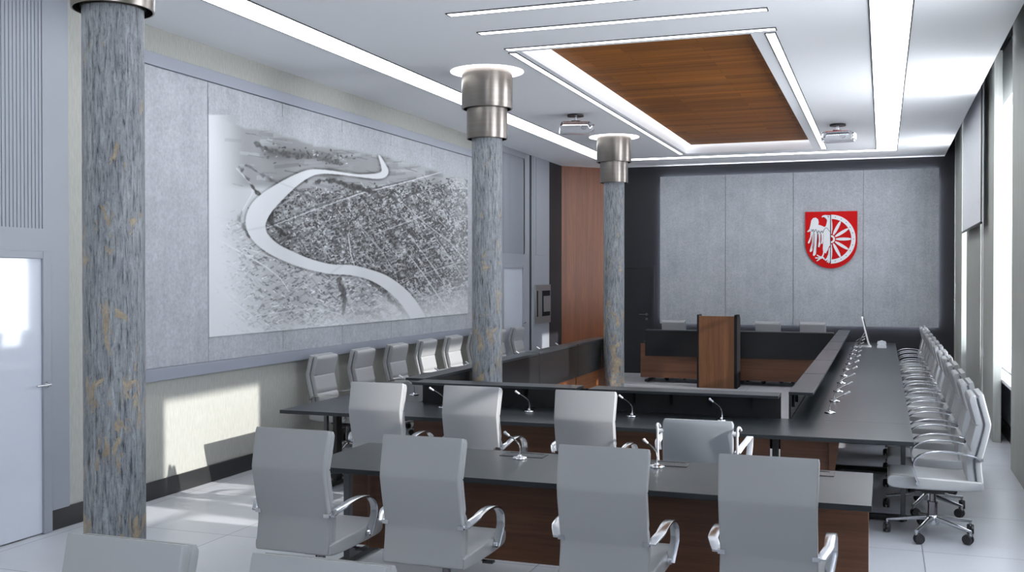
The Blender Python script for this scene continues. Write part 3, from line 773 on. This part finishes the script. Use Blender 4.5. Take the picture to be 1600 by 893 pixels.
# low broad armchair at the cross table
t = thing('low_armchair', 'low grey cloth armchair with white tube arms behind the front table', 'chair', (-1.23, 7.62, 0), 0)
lo = []
bp = spline([(-.30, .915), (-.315, .80), (-.31, .68), (-.285, .56), (-.25, .47)], 5)
for i, p in enumerate(bp):
    e = min(i, len(bp)-1-i); w = .50-(.02 if e == 0 else 0); th = .045 if e else .03
    lo.append([(a, p.x+c+.02*(2*a/w)**2, p.y) for a, c in rrect(w, th, .012)])
MB().loft(lo).build('backrest', M['mesh_grey'], t, smooth=True)
lo = []
for yy, zt, zb in ((-.27, .46, .40), (-.24, .475, .39), (0, .475, .385), (.2, .48, .39), (.26, .465, .40)):
    lo.append([(a, yy, (zt+zb)/2+c) for a, c in rrect(.5, zt-zb, .02)])
MB().loft(lo).build('seat', M['mesh_grey'], t, smooth=True)
for s in (-1, 1):
    pts = spline([(s*.275, -.30, .50), (s*.28, -.33, .70), (s*.28, -.335, .84), (s*.285, -.32, .875), (s*.288, -.26, .87), (s*.29, -.20, .845)], 5)
    MB().tube(pts, .009, 10).cyl((s*.24, -.30, .83), (s*.288, -.30, .83), .016).build('back_post', M['white_plastic'], t, smooth=True)
    pts = spline([(s*.278, -.31, .70), (s*.30, -.22, .735), (s*.312, -.05, .75), (s*.312, .12, .752), (s*.31, .165, .72), (s*.30, .155, .60), (s*.262, .14, .44)], 5); lo2 = []
    for i, p in enumerate(pts):
        d = (pts[min(i+1, len(pts)-1)]-pts[max(i-1, 0)]).normalized(); n = Vector((0, -d.z, d.y)).normalized()
        lo2.append([(p.x+a, p.y+n.y*c, p.z+n.z*c) for a, c in rrect(.045, .012, .004, 2)])
    MB().loft(lo2).build('armrest', M['white_plastic'], t, smooth=True)
MB().cyl((0, 0, .10), (0, 0, .39), .028).build('gas_lift', M['chrome'], t, smooth=True)
st = MB()
for k in range(5):
    a = R(20+72*k); st.loft([[(math.cos(a)*r-math.sin(a)*q, math.sin(a)*r+math.cos(a)*q, z+e) for q, e in rrect(w, .024, .008, 2)] for r, z, w in ((0, .13, .045), (.3, .09, .025))])
st.build('star_base', M['chrome'], t, smooth=True)
for k in range(5):
    a = R(20+72*k); x, y = .295*math.cos(a), .295*math.sin(a)
    MB().cyl((x-.02, y, .036), (x+.02, y, .036), .036, n=16).cyl((x, y, .05), (x, y, .09), .01, n=8).build('caster', M['black_plastic'], t, smooth=True)

# ------------------------------------------------------------------ tables
ZT, TT = .74, .032; ZS = .957
def leg_T(t, x, y, along, half, name='leg'):
    """T leg: post pair and a foot bar lying along x or y"""
    b = MB()
    if along == 'x': b.box(x-.05, x+.05, y-.022, y+.022, .045, ZT-TT)
    else: b.box(x-.022, x+.022, y-.05, y+.05, .045, ZT-TT)
    l = b.build(name, M['leg_black'] if t.name.startswith('cross') else M['leg_grey'], t, bevel=.004)
    b = MB()
    if along == 'x': b.box(x-half, x+half, y-.03, y+.03, .012, .05).cyl((x-half+.04, y, 0), (x-half+.04, y, .013), .02).cyl((x+half-.04, y, 0), (x+half-.04, y, .013), .02)
    else: b.box(x-.03, x+.03, y-half, y+half, .012, .05).cyl((x, y-half+.04, 0), (x, y-half+.04, .013), .02).cyl((x, y+half-.04, 0), (x, y+half-.04, .013), .02)
    b.build('foot_bar', M['leg_black'], l, bevel=.004)
# --- front table
t = thing('front_table', 'dark front table with walnut modesty panel, closest to the camera', 'table')
MB().box(-3.476, -.05, 5.685, 6.64, ZT-TT, ZT).build('tabletop', M['desktop'], t, bevel=.003)
p = MB().prism([(-3.335, 6.135), (-3.225, 6.135), (-3.19, 6.095), (-.07, 6.095), (-.07, 6.12), (-3.18, 6.12), (-3.215, 6.155), (-3.335, 6.155)], 'z', .145, ZT-TT)
p.build('modesty_panel', M['wood_x'], t, bevel=.002)
for x in (-3.385, -.25): leg_T(t, x, 6.19, 'y', .42)
MB().box(-3.42, -3.402, 5.80, 5.83, 0, ZT-TT).build('cable_pole', M['leg_black'], t)
MB().box(-3.40, -3.25, 5.80, 5.90, ZT-TT-.03, ZT-TT).build('cable_tray', M['leg_black'], t, bevel=.004)
for x in (-2.25, -1.30, -.42):
    f = MB().box(x-.15, x+.15, 6.44, 6.58, ZT, ZT+.004).build('cable_flap', M['screen_dark'], t)
    MB().box(x-.12, x+.12, 6.575, 6.58, ZT+.004, ZT+.007).build('flap_edge', M['leg_grey'], f)
# --- cross table
t = thing('cross_table', 'long dark cross table with a black privacy screen, behind the front table', 'table')
MB().box(-5.07, .215, 7.98, 8.93, ZT-TT, ZT).build('tabletop', M['desktop'], t, bevel=.003)
for a, c in ((-3.95, -2.50), (-2.42, -.84)):
    MB().box(a, c, 8.40, 8.425, .12, ZT-TT).build('modesty_panel', M['wood_x'], t, bevel=.002)
b = MB().prism([(-.39, ZT-TT), (-.39, .12), (-.76, .12), (-.76, ZT-TT)], 'y', 8.40, 8.425)
b.prism([(-.39, ZT-TT), (-.305, ZT-TT), (-.39, .12)], 'y', 8.37, 8.40)
b.build('modesty_panel', M['wood_x'], t, bevel=.002)
for x in (-4.75, -2.46, -.80): leg_T(t, x, 8.45, 'y', .36)
for a, c in ((-4.09, -2.47), (-2.45, -.80)):
    s = MB().box(a, c, 8.90, 8.92, .485, ZS-.025).build('privacy_screen', M['screen_dark'], t, bevel=.002)
for a, c in ((-4.09, -2.52), (-2.40, -.80)):
    MB().box(a, c, 8.66, 8.93, ZS-.025, ZS).build('shelf', M['desktop'], t, bevel=.003)
for x in (-3.06, -2.057, -1.728, -1.385, -1.046):
    MB().box(x-.012, x+.012, 8.88, 8.90, ZS-.14, ZS-.025).box(x-.012, x+.012, 8.72, 8.90, ZS-.037, ZS-.025).build('shelf_bracket', M['dark_slot'], t)
# --- right and left tables
SEG = 1.763
def leg_U(t, xs, x0, x1, sgn, y):
    """frame leg: two posts on one long foot bar across the table"""
    xo = (x1-.06) if sgn > 0 else (x0+.06); xi = xs+sgn*.10
    l = MB().box(xo-.018, xo+.018, y-.02, y+.02, .045, ZT-TT).box(xi-.018, xi+.018, y-.02, y+.02, .045, ZT-TT).box(min(xo, xi), max(xo, xi), y-.015, y+.015, ZT-TT-.03, ZT-TT).build('leg', M['leg_grey'], t, bevel=.003)
    a, c = min(xo, xi)-.02, max(xo, xi)+.03
    MB().box(a, c, y-.03, y+.03, .012, .05).cyl((a+.04, y, 0), (a+.04, y, .013), .02).cyl((c-.04, y, 0), (c-.04, y, .013), .02).build('foot_bar', M['leg_black'], l, bevel=.004)
def side_table(name, label, x0, x1, xs, n, sgn):
    """sgn +1: users sit on the +x side of the screen"""
    t = thing(name, label, 'table')
    ye = 9.0+SEG*n
    MB().box(x0, x1, 8.93, ye+.02, ZT-TT, ZT).build('tabletop', M['desktop'], t, bevel=.003)
    for k in range(n):
        y0, y1 = 9.0+SEG*k, 9.0+SEG*(k+1)
        MB().box(xs-.01, xs+.01, y0+.005, y1-.012, .485, ZS-.025).build('privacy_screen', M['screen_dark'], t, bevel=.002)
        a, c = sorted((xs-sgn*.012, xs+sgn*.19))
        MB().box(a, c, y0, y1-.03, ZS-.025, ZS).build('shelf', M['desktop'], t, bevel=.003)
        MB().box(xs+sgn*.03-.01, xs+sgn*.03+.01, y0+.03, y1-.03, .12, ZT-TT).build('modesty_panel', M['wood_y'], t, bevel=.002)
        for q in (.12, .5, 1.2):
            a, c = sorted((xs+sgn*.01, xs+sgn*.03)); e, f = sorted((xs+sgn*.01, xs+sgn*.15))
            MB().box(a, c, y0+q-.012, y0+q+.012, ZS-.14, ZS-.025).box(e, f, y0+q-.012, y0+q+.012, ZS-.037, ZS-.025).build('shelf_bracket', M['dark_slot'], t)
        leg_U(t, xs, x0, x1, sgn, y0+(.04 if k else -.30))
    leg_U(t, xs, x0, x1, sgn, ye-.1)
side_table('window_side_table', 'long dark table along the window side with a row of microphones', -.722, .215, -.735, 6, 1)
side_table('wall_side_table', 'long dark table along the left wall with a black privacy screen', -5.07, -4.143, -4.13, 4, -1)
# --- far table
t = thing('far_table', 'dark far table with a walnut front before the back wall', 'table')
MB().box(-4.10, -.76, 18.51, 19.25, ZT-TT, ZT).build('tabletop', M['desktop'], t, bevel=.003)
MB().box(-4.15, -.78, 18.50, 18.525, .09, ZT-TT-.001).build('modesty_panel', M['wood_x'], t, bevel=.002)
for a, c in ((-4.06, -2.40), (-2.38, -.79)):
    MB().box(a, c, 18.475, 18.495, .485, ZS-.02).build('privacy_screen', M['screen_dark'], t, bevel=.002)
    MB().box(a, c, 18.47, 18.66, ZS-.02, ZS).build('shelf', M['desktop'], t, bevel=.003)
for x in (-4.05, -2.4, -.95): leg_T(t, x, 18.88, 'y', .36)

# ------------------------------------------------------------------ lectern
t = thing('lectern', 'walnut lectern with black side panels standing before the far table', 'lectern', (-2.70, 17.92, 0))
MB().box(-.295, .31, 0, .02, .0, 1.24).build('front_panel', M['wood_z'], t, bevel=.002)
for s, x0, x1 in ((-1, -.325, -.295), (1, .31, .36)):
    MB().prism([(-.012, 0), (.42, 0), (.42, 1.18), (.30, 1.262), (-.012, 1.262)], 'x', x0, x1).build('side_panel', M['dark_slot'], t, bevel=.003)
MB().prism([(.02, 1.215), (.40, 1.13), (.40, 1.15), (.02, 1.235)], 'x', -.295, .31).build('reading_top', M['wood_x'], t)
MB().box(-.295, .31, .05, .38, .55, .57).build('shelf', M['leg_black'], t)

# ------------------------------------------------------------------ microphones
def make_mic():
    r = thing('gooseneck_microphone', '', 'microphone')
    MB().lathe([(.048, 0), (.05, .004), (.046, .012), (.018, .018), (.012, .026)], n=24).build('base', M['chrome'], r, smooth=True)
    pts = spline([(0, 0, .02), (0, .004, .06), (0, -.012, .10), (0, -.06, .135), (0, -.125, .17)], 6)
    MB().tube(pts, .0045, 8).build('gooseneck', M['chrome'], r, smooth=True)
    MB().tube([(0, -.12, .167), (0, -.155, .187)], .0085, 10).ball((0, -.158, .189), .011).build('capsule', M['white_plastic'], r, smooth=True)
    return r
mic0 = make_mic(); mtree = [(c, []) for c in kids(mic0)]; mused = [False]
def mic(x, y, rz, label, group):
    if not mused[0]:
        mused[0] = True; mic0.location = (x, y, ZT); mic0.rotation_euler = (0, 0, rz); tag(mic0, label, None, group); return
    dup(mic0, (x, y, ZT), rz, label, group, mtree)
mic(-2.237, 6.384, -.3, 'small gooseneck microphone on the front table left of the third chair', 'microphones on the front table')
mic(-1.331, 6.396, -.3, 'small gooseneck microphone on the front table by the low armchair', 'microphones on the front table')
for i, x in enumerate((-3.75, -2.931, -2.007, -1.25)):
    mic(x, 8.62, -.5, 'gooseneck microphone on the cross table, %s from the left' % ORD[i], 'microphones on the cross table')
for k in range(11):
    mic(-.43, 9.41+.88*k, PI/2, ('pale gooseneck microphone nearest the camera on the window-side table' if k == 0 else 'pale gooseneck microphone farthest along the window-side table' if k == 10 else
        'pale gooseneck microphone on the window-side table, %s from the camera' % ORD[k]), 'microphones on the window-side table')
for k in range(7):
    mic(-4.42, 9.41+.88*k, -PI/2, ('gooseneck microphone nearest the camera on the table along the left wall' if k == 0 else 'gooseneck microphone farthest along the left wall table' if k == 6 else
        'gooseneck microphone on the left wall table, %s from the camera' % ORD[k]), 'microphones on the left wall table')

# ------------------------------------------------------------------ monitor and cards
t = thing('monitor', 'thin silver monitor leaning on a wire stand at the far end of the window-side table', 'monitor', (-.30, 18.42, ZT), 0)
lean = .12
MB().prism([(.075, .03), (.10, .03), (.10-lean, .50), (.075-lean, .50)], 'y', -.26, .26).build('display', M['white_plastic'], t, bevel=.004)
MB().prism([(.102, .055), (.106, .055), (.106-lean*.9, .48), (.102-lean*.9, .48)], 'y', -.24, .24).build('screen', M['screen_dark'], t)
MB().tube([(.02, -.2, .25), (-.10, -.2, .015)], .006).tube([(.02, .2, .25), (-.10, .2, .015)], .006).tube([(-.10, -.2, .015), (-.10, .2, .015)], .006).build('stand_strut', M['chrome'], t, smooth=True)
MB().box(-.12, .12, -.22, .22, 0, .014).build('stand_base', M['white_plastic'], t, bevel=.004)
for y, l in ((18.22, 'white folded card on the window-side table, nearer of the two beside the monitor'), (19.2, 'white folded card on the window-side table, farther of the two beside the monitor')):
    t = thing('folded_card', l, 'card', (-.015, y, ZT), 0, 'white folded cards beside the monitor')
    MB().box(-.075, .075, -.10, .10, 0, .012).build('lower_leaf', M['white_plastic'], t, bevel=.002)
    MB().prism([(-.075, .012), (.075, .012), (.07, .04), (.0, .06), (-.07, .04)], 'y', -.05, .10).build('folded_leaf', M['white_plastic'], t, bevel=.003)

# ------------------------------------------------------------------ projectors
for x, y, rz, l in ((-3.87, 13.30, R(20), 'clear projector hanging from the ceiling between the middle and farthest columns'), (-.61, 15.40, R(-8), 'clear projector hanging from the ceiling right of the wooden panel')):
    t = thing('projector', l, 'projector', (x, y, ZC), rz, 'clear ceiling projectors')
    MB().cyl((0, 0, -.028), (0, 0, -.0005), .11, n=32).build('ceiling_plate', M['black_plastic'], t, smooth=True)
    MB().cyl((0, 0, -.09), (0, 0, -.028), .02).build('stem', M['chrome'], t, smooth=True)
    MB().box(-.06, .06, -.05, .05, -.105, -.085).build('bracket', M['black_plastic'], t, bevel=.004)
    lo = [[(a, c, z) for a, c in rrect(w, d, r)] for z, w, d, r in ((-.25, .38, .28, .03), (-.24, .42, .32, .04), (-.17, .44, .34, .04), (-.12, .40, .30, .04), (-.107, .36, .26, .03))]
    body = MB().loft(lo).build('body', M['clear'], t, smooth=True, ang=30)
    MB().cyl((.10, -.17, -.18), (.10, -.21, -.18), .045, n=24).build('lens', M['clear'], body, smooth=True)
    MB().box(.215, .24, -.1, .1, -.22, -.14).build('vent', M['clear'], body)

# ------------------------------------------------------------------ projection screen in front of the windows
t = thing('projection_screen', 'white roll-down projection screen hanging from the ceiling slot by the windows', 'projection screen', (1.13, 15.4, 0))
MB().box(-.003, .003, -1.52, 1.60, 2.60, 4.5).build('cloth', M['screen_fabric'], t)
MB().box(-.012, .014, -1.54, 1.62, 2.575, 2.60).build('bottom_bar', M['leg_black'], t, bevel=.004)
MB().box(-.006, .006, -1.55, -1.52, 2.60, 4.5).build('side_edge', M['leg_black'], t)
MB().box(-.05, .06, -1.6, 1.68, 4.5, 4.62).build('casing', M['white_paint'], t, bevel=.01)
c = MB().cyl((.02, -1.56, .5), (.02, -1.56, 4.5), .006, n=8).cyl((.02, -1.56, .95), (.02, -1.56, 1.05), .011, n=8)
c.build('pull_cord', M['white_paint'], t, smooth=True)
MB().box(-.02, .05, -1.5, -1.4, 4.62, 4.75).box(-.02, .05, 1.4, 1.5, 4.62, 4.75).build('hanger', M['leg_grey'], t)

# ------------------------------------------------------------------ light
w = bpy.data.worlds.new('sky'); bpy.context.scene.world = w; w.use_nodes = True
nt = w.node_tree; bg = nt.nodes['Background']
tc = nt.nodes.new('ShaderNodeTexCoord'); sp = nt.nodes.new('ShaderNodeSeparateXYZ')
nt.links.new(tc.outputs['Generated'], sp.inputs[0])
wr = ramp(nt, [(.46, (.86, .88, .90, 1)), (.5, (.9, .93, .97, 1)), (.54, (.40, .43, .46, 1))])    # bright lower half added to light the ceiling, blue sky above
mr = nt.nodes.new('ShaderNodeMapRange'); mr.inputs['From Min'].default_value = -1
nt.links.new(sp.outputs['Z'], mr.inputs['Value']); nt.links.new(mr.outputs['Result'], wr.inputs['Fac'])
nt.links.new(wr.outputs['Color'], bg.inputs['Color']); bg.inputs['Strength'].default_value = 6.3
sl = bpy.data.lights.new('sun', 'SUN'); so = bpy.data.objects.new('sun', sl); C.objects.link(so)
sl.energy = 3.5; sl.angle = R(.6); sl.color = (1, .96, .88)
so.rotation_euler = Vector((-1, .114, -.425)).to_track_quat('-Z', 'Y').to_euler()
so.location = (6, 8, 6)

sc = bpy.context.scene
sc.view_settings.view_transform = 'Standard'; sc.view_settings.look = 'None'
sc.view_settings.exposure = .97; sc.view_settings.gamma = 1; sc.view_settings.use_curve_mapping = False
sc.cycles.use_denoising = True
sc.cycles.max_bounces = 10; sc.cycles.diffuse_bounces = 6; sc.cycles.glossy_bounces = 5
sc.cycles.sample_clamp_indirect = 8; sc.cycles.caustics_reflective = False; sc.cycles.caustics_refractive = False
